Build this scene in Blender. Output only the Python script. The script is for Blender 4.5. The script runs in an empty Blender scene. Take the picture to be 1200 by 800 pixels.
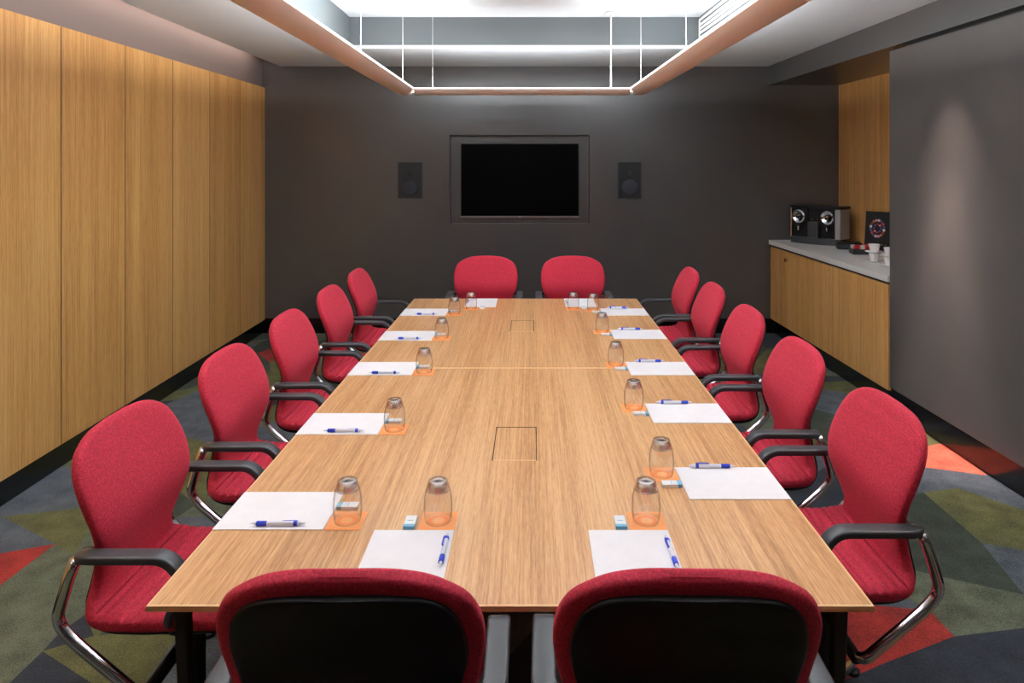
import bpy, bmesh, math, random
from mathutils import Vector, Matrix
random.seed(7)
PI = math.pi
S = bpy.context.scene
C = S.collection
H = 1.69          # camera height
F = 816.0         # focal length in pixels of the 1200 px wide frame
TZ = 0.71         # table top
BACK = 6.965      # distance of the end wall

# ------------------------------------------------------------------ helpers
def srgb(r, g, b):
    f = lambda c: (c/255/12.92) if c/255 <= 0.04045 else ((c/255+0.055)/1.055)**2.4
    return (f(r), f(g), f(b), 1.0)

def new_mat(name, col=(0.5, 0.5, 0.5, 1), rough=0.5, metal=0.0, **kw):
    m = bpy.data.materials.new(name); m.use_nodes = True
    p = m.node_tree.nodes['Principled BSDF']
    p.inputs['Base Color'].default_value = col
    p.inputs['Roughness'].default_value = rough
    p.inputs['Metallic'].default_value = metal
    for k, v in kw.items():
        p.inputs[k].default_value = v
    return m

def nodes(m):
    nt = m.node_tree
    return nt, nt.nodes, nt.links, nt.nodes['Principled BSDF']

def add_noise(m, scale, lo, hi, detail=3, rough=0.6, vec_scale=(1, 1, 1), bump=0.0, bump_scale=None, bdist=0.002):
    """colour varies between lo and hi with a noise; optional bump"""
    nt, N, L, p = nodes(m)
    tc = N.new('ShaderNodeTexCoord'); mp = N.new('ShaderNodeMapping')
    mp.inputs['Scale'].default_value = vec_scale
    L.new(tc.outputs['Object'], mp.inputs['Vector'])
    n = N.new('ShaderNodeTexNoise'); n.inputs['Scale'].default_value = scale
    n.inputs['Detail'].default_value = detail; n.inputs['Roughness'].default_value = rough
    L.new(mp.outputs['Vector'], n.inputs['Vector'])
    r = N.new('ShaderNodeValToRGB')
    r.color_ramp.elements[0].position = 0.3; r.color_ramp.elements[0].color = lo
    r.color_ramp.elements[1].position = 0.7; r.color_ramp.elements[1].color = hi
    L.new(n.outputs['Fac'], r.inputs['Fac']); L.new(r.outputs['Color'], p.inputs['Base Color'])
    if bump:
        n2 = N.new('ShaderNodeTexNoise'); n2.inputs['Scale'].default_value = bump_scale or scale
        n2.inputs['Detail'].default_value = 2
        L.new(mp.outputs['Vector'], n2.inputs['Vector'])
        b = N.new('ShaderNodeBump'); b.inputs['Strength'].default_value = bump; b.inputs['Distance'].default_value = bdist
        L.new(n2.outputs['Fac'], b.inputs['Height']); L.new(b.outputs['Normal'], p.inputs['Normal'])
    return m

def wood(name, axis, dark, mid, light, band=9.0, fine=130.0, rough=0.4, vary=False, lo=.40, hi=.59):
    """straight grained veneer whose grain runs along axis (0,1,2)"""
    m = new_mat(name, mid, rough)
    nt, N, L, p = nodes(m)
    tc = N.new('ShaderNodeTexCoord')
    geo = N.new('ShaderNodeNewGeometry')
    def noise(sc_across, sc_along, detail, rgh=0.55, dist=0.0):
        mp = N.new('ShaderNodeMapping')
        v = [sc_across]*3; v[axis] = sc_along
        mp.inputs['Scale'].default_value = v
        if vary:
            va = N.new('ShaderNodeVectorMath'); va.operation = 'ADD'; oi = N.new('ShaderNodeObjectInfo')
            sc_ = N.new('ShaderNodeMath'); sc_.operation = 'MULTIPLY'; sc_.inputs[1].default_value = 37.0
            L.new(oi.outputs['Random'], sc_.inputs[0]); L.new(sc_.outputs[0], va.inputs[0]); L.new(geo.outputs['Position'], va.inputs[1])
            L.new(va.outputs[0], mp.inputs['Vector'])
        else: L.new(geo.outputs['Position'], mp.inputs['Vector'])
        n = N.new('ShaderNodeTexNoise'); n.inputs['Scale'].default_value = 1.0
        n.inputs['Detail'].default_value = detail; n.inputs['Roughness'].default_value = rgh
        n.inputs['Distortion'].default_value = dist
        L.new(mp.outputs['Vector'], n.inputs['Vector'])
        return n
    a = noise(band, band*0.035, 2)
    b = noise(fine, fine*0.012, 4, 0.7)
    c = noise(fine*2.4, fine*0.12, 2, 0.7)
    def math_(op, x, y):
        q = N.new('ShaderNodeMath'); q.operation = op
        for i, s in enumerate((x, y)):
            if isinstance(s, (int, float)): q.inputs[i].default_value = s
            else: L.new(s, q.inputs[i])
        return q.outputs[0]
    v = math_('ADD', math_('MULTIPLY', a.outputs['Fac'], 0.26),
              math_('ADD', math_('MULTIPLY', b.outputs['Fac'], 0.46), math_('MULTIPLY', c.outputs['Fac'], 0.28)))
    r = N.new('ShaderNodeValToRGB'); e = r.color_ramp.elements
    e[0].position = lo; e[0].color = dark
    e[1].position = hi; e[1].color = light
    q = e.new(0.49); q.color = mid
    if vary:
        oi = N.new('ShaderNodeObjectInfo')
        v = math_('ADD', v, math_('MULTIPLY', math_('SUBTRACT', oi.outputs['Random'], .5), .07))
    L.new(v, r.inputs['Fac']); L.new(r.outputs['Color'], p.inputs['Base Color'])
    bm_ = N.new('ShaderNodeBump'); bm_.inputs['Strength'].default_value = 0.12; bm_.inputs['Distance'].default_value = 0.0006
    L.new(c.outputs['Fac'], bm_.inputs['Height']); L.new(bm_.outputs['Normal'], p.inputs['Normal'])
    return m

def emit(name, col, s):
    m = bpy.data.materials.new(name); m.use_nodes = True
    nt = m.node_tree; nt.nodes.remove(nt.nodes['Principled BSDF'])
    e = nt.nodes.new('ShaderNodeEmission'); e.inputs['Color'].default_value = col; e.inputs['Strength'].default_value = s
    nt.links.new(e.outputs[0], nt.nodes['Material Output'].inputs[0])
    return m

def link_mesh(name, verts, faces, mat, parent=None, smooth=False, mats=None, idx=None):
    me = bpy.data.meshes.new(name)
    me.from_pydata([tuple(v) for v in verts], [], faces); me.update()
    for m in (mats or [mat]): me.materials.append(m)
    if idx:
        for p_, i in zip(me.polygons, idx): p_.material_index = i
    if smooth:
        for p_ in me.polygons: p_.use_smooth = True
    o = bpy.data.objects.new(name, me); C.objects.link(o)
    if parent: o.parent = parent
    return o

class MB:
    """collects shapes into one mesh"""
    def __init__(s): s.v = []; s.f = []; s.m = []
    def add(s, v, f, mi=0):
        k = len(s.v); s.v += [Vector(q) for q in v]; s.f += [[i+k for i in q] for q in f]; s.m += [mi]*len(f); return s
    def box(s, x0, x1, y0, y1, z0, z1, mi=0, b=0.0):
        bm = bmesh.new(); bmesh.ops.create_cube(bm, size=1)
        for v in bm.verts:
            v.co = Vector(((x0+x1)/2+v.co.x*(x1-x0), (y0+y1)/2+v.co.y*(y1-y0), (z0+z1)/2+v.co.z*(z1-z0)))
        if b > 0:
            bmesh.ops.bevel(bm, geom=bm.edges[:], offset=b, segments=2, profile=0.6, affect='EDGES')
        bm.verts.index_update()
        s.add([v.co.copy() for v in bm.verts], [[v.index for v in f.verts] for f in bm.faces], mi)
        bm.free(); return s
    def tube(s, pts, r, n=12, mi=0, cap=True):
        return s.sweep(pts, [(math.cos(2*PI*k/n), math.sin(2*PI*k/n)) for k in range(n)], r, r, mi)
    def sweep(s, pts, sec, su, sv, mi=0, up=Vector((0, 0, 1)), scales=None, flat=False):
        pts = [Vector(p) for p in pts]; n = len(sec); rings = []; prev = None; down = False
        for i, p in enumerate(pts):
            t = (pts[min(i+1, len(pts)-1)]-pts[max(i-1, 0)]).normalized()
            if prev is None:
                u = t.cross(up)
                if u.length < 1e-3: u = t.cross(Vector((1, 0, 0)))
                u.normalize()
            else:
                if flat and math.hypot(t.x, t.y) < .3: down = True
                u = t.cross(up) if (flat and not down) else prev-t*prev.dot(t)
                u.normalize()
            prev = u; w = u.cross(t)
            k = scales[i] if scales else 1.0
            rings.append([p+u*(a*su*k)+w*(b*sv*k) for a, b in sec])
        v = [q for r_ in rings for q in r_]; f = []
        for i in range(len(pts)-1):
            for j in range(n):
                f.append([i*n+j, i*n+(j+1) % n, (i+1)*n+(j+1) % n, (i+1)*n+j])
        f.append(list(range(n))[::-1]); f.append([(len(pts)-1)*n+j for j in range(n)])
        return s.add(v, f, mi)
    def lathe(s, prof, cx=0, cy=0, cz=0, n=28, mi=0, close=False):
        v = []; f = []; m = len(prof)
        for r, z in prof:
            for k in range(n):
                v.append((cx+r*math.cos(2*PI*k/n), cy+r*math.sin(2*PI*k/n), cz+z))
        for i in range(m-1 if not close else m):
            for k in range(n):
                a, b = i, (i+1) % m
                f.append([a*n+k, a*n+(k+1) % n, b*n+(k+1) % n, b*n+k])
        if not close:
            f.append([k for k in range(n)][::-1]); f.append([(m-1)*n+k for k in range(n)])
        return s.add(v, f, mi)
    def xf(s, M):
        s.v = [M @ v for v in s.v]; return s
    def obj(s, name, mats, parent=None, smooth=False, auto=None):
        if not isinstance(mats, (list, tuple)): mats = [mats]
        o = link_mesh(name, s.v, s.f, None, parent, smooth, mats=list(mats), idx=s.m)
        bm = bmesh.new(); bm.from_mesh(o.data); bmesh.ops.recalc_face_normals(bm, faces=bm.faces); 
        if auto:
            for e in bm.edges:
                if len(e.link_faces) == 2 and e.calc_face_angle(0) > math.radians(auto): e.smooth = False
        bm.to_mesh(o.data); bm.free()
        return o

def fillet(pts, r, n=6):
    pts = [Vector(p) for p in pts]; out = [pts[0]]
    for i in range(1, len(pts)-1):
        a, b, c = pts[i-1], pts[i], pts[i+1]
        rr = r[i-1] if isinstance(r, (list, tuple)) else r
        d1 = (a-b); d2 = (c-b); k = min(rr, d1.length*0.48, d2.length*0.48)
        p1 = b+d1.normalized()*k; p2 = b+d2.normalized()*k
        for j in range(n+1):
            t = j/n; out.append(p1*(1-t)**2+b*2*t*(1-t)+p2*t*t)
    out.append(pts[-1]); return out

def empty(name, loc=(0, 0, 0), rz=0.0):
    o = bpy.data.objects.new(name, None); C.objects.link(o); o.empty_display_size = 0.1
    o.location = loc; o.rotation_euler = (0, 0, rz); return o

def tag(o, label, cat, group=None):
    o['label'] = label; o['category'] = cat
    if group: o['group'] = group
    return o

def struct(o, label=None):
    o['kind'] = 'structure'
    if label: o['label'] = label
    return o

def dup(root, loc, rz):
    r = root.copy(); C.objects.link(r); r.location = loc; r.rotation_euler = (0, 0, rz)
    for ch in list(root.children):
        c = ch.copy(); C.objects.link(c); c.parent = r
        for g in list(ch.children):
            d = g.copy(); C.objects.link(d); d.parent = c
    return r

def rrect(w, h, r, n=4):
    """rounded rectangle section, half sizes w,h"""
    out = []
    for cx, cy, a0 in ((w-r, h-r, 0), (-w+r, h-r, 90), (-w+r, -h+r, 180), (w-r, -h+r, 270)):
        for k in range(n+1):
            a = math.radians(a0+90*k/n); out.append((cx+r*math.cos(a), cy+r*math.sin(a)))
    return out

def sh(x, d):      # the room stands about one degree askew to the table
    return x+0.0196*(BACK-d)
def shear(mb):
    mb.v = [Vector((sh(v.x, v.y), v.y, v.z)) for v in mb.v]; return mb

# ------------------------------------------------------------------ materials
M = {}
M['table'] = wood('table_veneer', 1, srgb(160, 111, 65), srgb(194, 143, 94), srgb(214, 167, 119), band=12, fine=170, rough=0.33)
M['table_edge'] = wood('table_edge_veneer', 0, srgb(165, 115, 68), srgb(200, 150, 98), srgb(220, 175, 125), band=20, fine=180, rough=0.4)
M['lip'] = new_mat('pale_lipping', srgb(232, 192, 144), .4)
M['panel'] = wood('wall_veneer', 2, srgb(172, 118, 58), srgb(208, 155, 88), srgb(230, 184, 118), band=7, fine=90, rough=0.5, vary=True, lo=.35, hi=.65)
M['cab'] = wood('cabinet_veneer', 2, srgb(172, 116, 58), srgb(208, 152, 86), srgb(230, 182, 118), band=12, fine=90, rough=0.45, lo=.36, hi=.64)
M['wall'] = add_noise(new_mat('charcoal_paint', srgb(74, 71, 70), 0.30, **{'Specular IOR Level': 1.0}), 3.0, srgb(72, 69, 69), srgb(78, 75, 73))
M['satin'] = add_noise(new_mat('charcoal_satin_panel', srgb(84, 78, 74), 0.38), 3.0, srgb(82, 78, 76), srgb(88, 83, 80))
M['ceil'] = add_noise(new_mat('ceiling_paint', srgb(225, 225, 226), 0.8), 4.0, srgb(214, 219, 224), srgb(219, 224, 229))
M['tray'] = new_mat('tray_side_grey', srgb(100, 107, 109), 0.7)  # tray side faces, darker grey than the ceiling
M['upper'] = new_mat('left_upper_wall_paint', srgb(118, 106, 101), 0.7)
M['black'] = new_mat('black_gloss_skirting', srgb(18, 18, 19), 0.16)
M['blackm'] = new_mat('black_matt', srgb(20, 20, 21), 0.6)
M['plastic'] = add_noise(new_mat('black_soft_plastic', srgb(40, 41, 43), 0.36), 400, srgb(52, 54, 57), srgb(60, 62, 65), bump=0.15, bdist=0.0004)
M['shell'] = add_noise(new_mat('black_hard_shell', srgb(26, 26, 28), 0.42, **{'Specular IOR Level': .25}), 60, srgb(20, 20, 22), srgb(27, 27, 30), bump=0.1, bump_scale=600, bdist=0.0004)
M['chrome'] = new_mat('chrome', (0.75, 0.75, 0.78, 1), 0.12, 1.0)
M['steel'] = new_mat('brushed_steel', (0.55, 0.55, 0.56, 1), 0.32, 1.0)
M['alu'] = new_mat('rose_anodised_aluminium', srgb(252, 232, 220), 0.5)
M['white'] = new_mat('white_metal', srgb(235, 235, 235), 0.5)
M['paper'] = add_noise(new_mat('paper', srgb(246, 244, 246), 0.6), 20, srgb(243, 241, 244), srgb(248, 246, 248))
m = bpy.data.materials.new('clear_glass'); m.use_nodes = True; nt = m.node_tree; N = nt.nodes; L = nt.links
N.remove(N['Principled BSDF'])
tr_ = N.new('ShaderNodeBsdfTransparent'); gl_ = N.new('ShaderNodeBsdfGlossy'); gl_.inputs['Roughness'].default_value = .03
mx = N.new('ShaderNodeMixShader')
lw_ = N.new('ShaderNodeLayerWeight'); lw_.inputs['Blend'].default_value = .5
cr_ = N.new('ShaderNodeValToRGB'); e = cr_.color_ramp.elements; e[0].position = .50; e[0].color = (.99, .99, .99, 1)
e[1].position = 1.0; e[1].color = (.68, .67, .66, 1)
fr_ = N.new('ShaderNodeValToRGB'); e = fr_.color_ramp.elements; e[0].position = .30; e[0].color = (.05, .05, .05, 1)
e[1].position = 1.0; e[1].color = (.55, .55, .55, 1); q = e.new(.75); q.color = (.08, .08, .08, 1)
L.new(lw_.outputs['Facing'], cr_.inputs['Fac']); L.new(cr_.outputs['Color'], tr_.inputs['Color'])
L.new(lw_.outputs['Facing'], fr_.inputs['Fac'])
L.new(fr_.outputs[0], mx.inputs['Fac']); L.new(tr_.outputs[0], mx.inputs[1]); L.new(gl_.outputs[0], mx.inputs[2])
L.new(mx.outputs[0], N['Material Output'].inputs[0])
M['glass'] = m
m2_ = m.copy(); m2_.name = 'solid_glass_foot'; M['foot'] = m2_
for q in m2_.node_tree.nodes:
    if q.type == 'VALTORGB' and not any(l.to_socket.name == 'Color' for l in q.outputs['Color'].links):
        q.color_ramp.elements[0].color = (.46, .46, .46, 1); q.color_ramp.elements[1].color = (.46, .46, .46, 1); q.color_ramp.elements[2].color = (.6, .6, .6, 1)
    if q.type == 'BSDF_GLOSSY': q.inputs['Roughness'].default_value = .22
M['blue'] = new_mat('blue_rubber', srgb(28, 58, 190), 0.4)
M['barrel'] = new_mat('pen_white', srgb(226, 230, 240), 0.3)
M['mint'] = new_mat('mint_wrapper_white', srgb(240, 243, 245), 0.4)
M['mintb'] = new_mat('mint_wrapper_blue', srgb(110, 178, 214), 0.4)
M['porc'] = new_mat('porcelain', srgb(250, 250, 250), 0.2)
M['screen'] = new_mat('screen', (0.0015, 0.0015, 0.0015, 1), 0.3, **{'Specular IOR Level': 0.05})
M['grille'] = new_mat('speaker_mesh', srgb(30, 31, 34), 0.6)
M['cone'] = new_mat('speaker_cone', srgb(44, 48, 58), 0.5)
M['frame_dark'] = new_mat('speaker_frame', srgb(40, 41, 44), 0.5)
M['gasket'] = new_mat('black_groove', srgb(12, 12, 12), 0.8)
M['red_p'] = new_mat('red_plastic', srgb(200, 26, 40), 0.4)

# red upholstery: fine mottled weave
m = new_mat('red_wool', srgb(178, 24, 52), 0.85, **{'Sheen Weight': 0.15, 'Sheen Roughness': 0.5, 'Sheen Tint': srgb(255, 130, 140)})
nt, N, L, p = nodes(m)
tc = N.new('ShaderNodeTexCoord')
n1 = N.new('ShaderNodeTexNoise'); n1.inputs['Scale'].default_value = 190; n1.inputs['Detail'].default_value = 3; n1.inputs['Roughness'].default_value = 0.7
L.new(tc.outputs['Object'], n1.inputs['Vector'])
r = N.new('ShaderNodeValToRGB'); r.color_ramp.elements[0].position = 0.32; r.color_ramp.elements[0].color = srgb(146, 14, 38)
r.color_ramp.elements[1].position = 0.68; r.color_ramp.elements[1].color = srgb(214, 42, 70)
L.new(n1.outputs['Fac'], r.inputs['Fac']); L.new(r.outputs['Color'], p.inputs['Base Color'])
b = N.new('ShaderNodeBump'); b.inputs['Strength'].default_value = 0.35; b.inputs['Distance'].default_value = 0.0015
L.new(n1.outputs['Fac'], b.inputs['Height']); L.new(b.outputs['Normal'], p.inputs['Normal'])
M['red'] = m

# stone worktop
M['stone'] = add_noise(new_mat('pale_stone', srgb(200, 200, 196), 0.3), 90, srgb(226, 226, 222), srgb(246, 246, 242), detail=5)
# coaster: orange card printed with a paler ring
m = new_mat('orange_card', srgb(240, 150, 80), 0.6)
nt, N, L, p = nodes(m)
tc = N.new('ShaderNodeTexCoord'); ln = N.new('ShaderNodeVectorMath'); ln.operation = 'LENGTH'
L.new(tc.outputs['Object'], ln.inputs[0])
r = N.new('ShaderNodeValToRGB'); r.color_ramp.interpolation = 'LINEAR'
e = r.color_ramp.elements; e[0].position = 0.0; e[0].color = srgb(250, 176, 110)
e[1].position = 1.0; e[1].color = srgb(246, 156, 88)
for pos, cc in ((0.30, srgb(250, 176, 110)), (0.36, srgb(242, 138, 66)), (0.62, srgb(242, 140, 70)), (0.70, srgb(250, 180, 116)), (0.80, srgb(246, 158, 92))):
    q = e.new(pos); q.color = cc
ml = N.new('ShaderNodeMath'); ml.operation = 'MULTIPLY'; ml.inputs[1].default_value = 20
L.new(ln.outputs['Value'], ml.inputs[0]); L.new(ml.outputs[0], r.inputs['Fac']); L.new(r.outputs['Color'], p.inputs['Base Color'])
M['coaster'] = m

def carpet(name, c):
    m = new_mat(name, c, 0.95)
    lo = tuple(v*0.58 for v in c[:3])+(1,); hi = tuple(min(1, v*1.5) for v in c[:3])+(1,)
    nt, N, L, p = nodes(m)
    geo = N.new('ShaderNodeNewGeometry')
    n = N.new('ShaderNodeTexNoise'); n.inputs['Scale'].default_value = 170; n.inputs['Detail'].default_value = 3
    n2 = N.new('ShaderNodeTexNoise'); n2.inputs['Scale'].default_value = 9; n2.inputs['Detail'].default_value = 4
    L.new(geo.outputs['Position'], n.inputs['Vector']); L.new(geo.outputs['Position'], n2.inputs['Vector'])
    mx = N.new('ShaderNodeMath'); mx.operation = 'MULTIPLY_ADD'; mx.inputs[1].default_value = 0.6; 
    L.new(n.outputs['Fac'], mx.inputs[0])
    m2 = N.new('ShaderNodeMath'); m2.operation = 'MULTIPLY'; m2.inputs[1].default_value = 0.4
    L.new(n2.outputs['Fac'], m2.inputs[0]); L.new(m2.outputs[0], mx.inputs[2])
    r = N.new('ShaderNodeValToRGB'); r.color_ramp.elements[0].position = 0.38; r.color_ramp.elements[0].color = lo
    r.color_ramp.elements[1].position = 0.62; r.color_ramp.elements[1].color = hi
    L.new(mx.outputs[0], r.inputs['Fac']); L.new(r.outputs['Color'], p.inputs['Base Color'])
    b = N.new('ShaderNodeBump'); b.inputs['Strength'].default_value = 0.5; b.inputs['Distance'].default_value = 0.003
    L.new(n.outputs['Fac'], b.inputs['Height']); L.new(b.outputs['Normal'], p.inputs['Normal'])
    return m
pal = [carpet('carpet_olive', srgb(87, 86, 50)), carpet('carpet_slate', srgb(75, 81, 88)), carpet('carpet_dark_green', srgb(52, 58, 48)),
       carpet('carpet_red', srgb(146, 40, 33)), carpet('carpet_navy', srgb(40, 44, 52)), carpet('carpet_grey_green', srgb(84, 89, 71)),
       carpet('carpet_orange_red', srgb(212, 92, 70))]
OL, SL, DG, RD, NV, GG, OR = range(7)

# ------------------------------------------------------------------ floor
fv = []; ff = []; fi = []
X0, X1, Y0, Y1 = -2.86, 3.4, -2.4, 7.0
nx, ny = 10, 15
P = {}
for i in range(nx+1):
    for j in range(ny+1):
        x = X0+(X1-X0)*i/nx; y = Y0+(Y1-Y0)*j/ny
        if 0 < i < nx: x += random.uniform(-.24, .24)
        if 0 < j < ny: y += random.uniform(-.24, .24)
        P[i, j] = len(fv); fv.append((x, y, 0))
for i in range(nx):
    for j in range(ny):
        a, b_, c, d = P[i, j], P[i+1, j], P[i+1, j+1], P[i, j+1]
        tri = ((a, b_, c), (a, c, d)) if random.random() < .5 else ((a, b_, d), (b_, c, d))
        for t in tri:
            ff.append(t); fi.append(random.choices([OL, SL, DG, RD, NV, GG], [4, 4, 4, .8, 3, 4])[0])
def fp(px, py):
    d = F*H/(py-192); return ((px-623.5)*d/F, d)
polys = [
    (SL, [(-60, 612), (75, 545), (105, 560), (80, 597), (2, 605)]),
    (OL, [(2, 605), (80, 597), (125, 588), (86, 649)]),
    (SL, [(-60, 575), (2, 605), (65, 637), (-60, 660)]),
    (RD, [(-70, 661), (65, 637), (0, 686), (-70, 740)]),
    (GG, [(65, 637), (86, 649), (125, 588), (160, 640), (100, 720), (68, 743), (50, 763), (-20, 830), (-90, 760), (0, 686)]),
    (NV, [(50, 763), (130, 815), (100, 850), (-20, 830)]),
    (NV, [(50, 763), (68, 743), (100, 720), (110, 745)]),
    (OL, [(50, 763), (110, 745), (215, 735), (170, 800), (130, 815)]),
    (SL, [(170, 800), (215, 735), (250, 760), (230, 850), (150, 850)]),
    (SL, [(187, 477), (238, 455), (252, 520), (180, 505)]),
    (OL, [(180, 505), (252, 520), (240, 600), (190, 560)]),
    (DG, [(236, 455), (300, 405), (320, 430), (250, 500)]),
    (RD, [(302, 414), (345, 396), (352, 416), (316, 424)]),
    (DG, [(300, 404), (330, 390), (372, 390), (345, 397), (302, 414)]),
    (OL, [(316, 424), (352, 416), (360, 470), (320, 470)]),
    (OL, [(1070, 495), (1086, 504), (1106, 519), (1070, 526)]),
    (OR, [(1050, 530), (1106, 519), (1157, 557), (1080, 547)]),
    (SL, [(1050, 530), (1080, 547), (1157, 557), (1122, 572), (1082, 577), (1040, 590)]),
    (SL, [(1157, 557), (1200, 578), (1260, 610), (1200, 600), (1122, 572)]),
    (OL, [(1082, 577), (1122, 572), (1200, 598), (1290, 640), (1290, 662), (1150, 636)]),
    (DG, [(1040, 590), (1082, 577), (1150, 636), (1200, 697), (1098, 675), (1040, 660)]),
    (SL, [(1150, 636), (1290, 662), (1290, 770), (1200, 697)]),
    (GG, [(1040, 660), (1098, 675), (1200, 697), (1250, 730), (1118, 746), (1090, 716), (1060, 700)]),
    (RD, [(930, 700), (1090, 716), (1118, 746), (1040, 776), (960, 810), (900, 760)]),
    (NV, [(960, 810), (1040, 776), (1118, 746), (1250, 730), (1300, 830), (960, 880)]),
    (GG, [(955, 428), (993, 442), (963, 440)]),
    (NV, [(950, 440), (993, 442), (1010, 446), (955, 448)]),
    (OL, [(955, 448), (1010, 446), (1040, 470), (1000, 462), (950, 454)]),
    (SL, [(950, 455), (1000, 462), (992, 490), (950, 478)]),
    (DG, [(950, 478), (992, 490), (985, 520), (945, 512)]),
]
for k, (mi, pp) in enumerate(polys):
    base = len(fv)
    for q in pp:
        x, y = fp(*q); fv.append((x, y, 0.0004+0.00006*k))
    ff.append(tuple(range(base, base+len(pp)))); fi.append(mi)
fl = link_mesh('floor', fv, ff, None, mats=pal, idx=fi)
struct(fl)
bm = bmesh.new(); bm.from_mesh(fl.data); bmesh.ops.recalc_face_normals(bm, faces=bm.faces)
for f in bm.faces:
    if f.normal.z < 0: f.normal_flip()
bm.to_mesh(fl.data); bm.free()

# ------------------------------------------------------------------ room shell
CZ = 2.665      # ceiling
TT = 2.932      # tray ceiling
YN = -2.3
# end wall with the screen recess
RX0, RX1, RZ0, RZ1 = -.8237, .5762, 1.0925, 1.980
w = MB()
w.box(-2.86, RX0, BACK, BACK+.15, 0, 3.05).box(RX1, 3.20, BACK, BACK+.15, 0, 3.05)
w.box(RX0, RX1, BACK, BACK+.15, 0, RZ0).box(RX0, RX1, BACK, BACK+.15, RZ1, 3.05)
w.box(RX0, RX1, BACK+.06, BACK+.15, RZ0, RZ1)
struct(w.obj('wall_back', M['wall']))
# left wall: carcass, upper painted wall, six tall veneered panels
lw = struct(empty('wall_left', (-2.7, 2.5, 0)))
def child(mb, name, mat, root, **k):
    mb.xf(Matrix.Translation(-Vector(root.location))); return mb.obj(name, mat, root, **k)
child(shear(MB().box(-2.86, -2.70, YN, BACK, 2.40, 3.05)), 'upper_wall', M['upper'], lw)
child(shear(MB().box(-2.86, -2.70, YN, BACK, 0, 2.40)), 'wall_core', M['blackm'], lw)
child(shear(MB().box(-2.70, -2.6718, YN, BACK, .14, 2.448)), 'shadow_gap_liner', M['gasket'], lw)
seams = [6.965, 6.34, 5.717, 5.108, 4.487, 3.86, 3.235, 2.61, 1.985, 1.36, .735, .11, -.515, -1.14, -1.765, -2.3]
for a, b_ in zip(seams[1:], seams[:-1]):
    child(shear(MB().box(-2.70, -2.67, a+.0045, b_-.0045, .135, 2.452, b=.0015)), 'veneer_panel', M['panel'], lw)
# right side: bulkhead, large satin panel, niche side in veneer
struct(shear(MB().box(2.36, 2.52, YN, BACK, 2.476, CZ+.25).box(2.52, 3.20, 4.40, BACK, 2.476, 2.6)).obj('trim_1', M['wall']), 'dark bulkhead along the right')
rw = struct(empty('wall_right', (2.5, 2.5, 0)))
child(shear(MB().box(2.378, 2.50, YN, 4.717, .178, 2.452, b=.002)), 'sliding_panel', M['satin'], rw)
child(shear(MB().box(2.43, 3.20, YN, 4.60, 0, 2.476)), 'wall_core', M['blackm'], rw)
child(shear(MB().box(3.067, 3.20, 4.60, BACK, 0, 2.476)), 'niche_veneer', M['cab'], rw)
struct(MB().box(-2.86, 3.3, YN-.15, YN, 0, 3.05).obj('wall_front', M['wall']))
# skirting
struct(shear(MB().box(-2.70, -2.690, YN, BACK, 0, .135)).obj('baseboard_left', M['black']))
struct(MB().box(-2.69, 2.42, BACK-.012, BACK, 0, .146).obj('baseboard_back', M['black']))
struct(shear(MB().box(2.420, 2.43, YN, BACK-.012, 0, .178)).obj('baseboard_right', M['black']))

# ceiling with the raised tray
TX0, TX1, TY0, TY1 = -1.563, 1.392, 0.35, 5.893
c = MB()
c.box(-2.52, TX0, YN, BACK, CZ, CZ+.03).box(TX1, 2.40, YN, BACK, CZ, CZ+.03)
c.box(TX0, TX1, TY1, BACK, CZ, CZ+.03).box(TX0, TX1, YN, TY0, CZ, CZ+.03)
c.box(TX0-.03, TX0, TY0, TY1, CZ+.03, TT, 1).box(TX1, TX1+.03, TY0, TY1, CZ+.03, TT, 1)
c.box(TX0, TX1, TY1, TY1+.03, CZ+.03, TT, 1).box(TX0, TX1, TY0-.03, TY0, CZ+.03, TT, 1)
c.box(TX0-.03, TX1+.03, TY0-.03, TY1+.03, TT, TT+.03)
c.box(-2.86, -2.48, YN, BACK, 3.02, 3.05)             # top of the light slot
c.box(-2.52, -2.49, YN, BACK, CZ+.03, 3.02)
shear(c)
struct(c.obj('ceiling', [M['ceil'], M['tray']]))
# light strip of the left slot (lies on the hidden side of the ceiling edge)
g = shear(MB().box(-2.535, -2.522, -2.2, BACK-.35, 2.83, 2.87))
sl = g.obj('cove_light_strip', emit('cove_led', (1.0, .78, .70, 1), 20.0)); tag(sl, 'warm light strip hidden in the slot above the left veneered wall', 'light')

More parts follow.
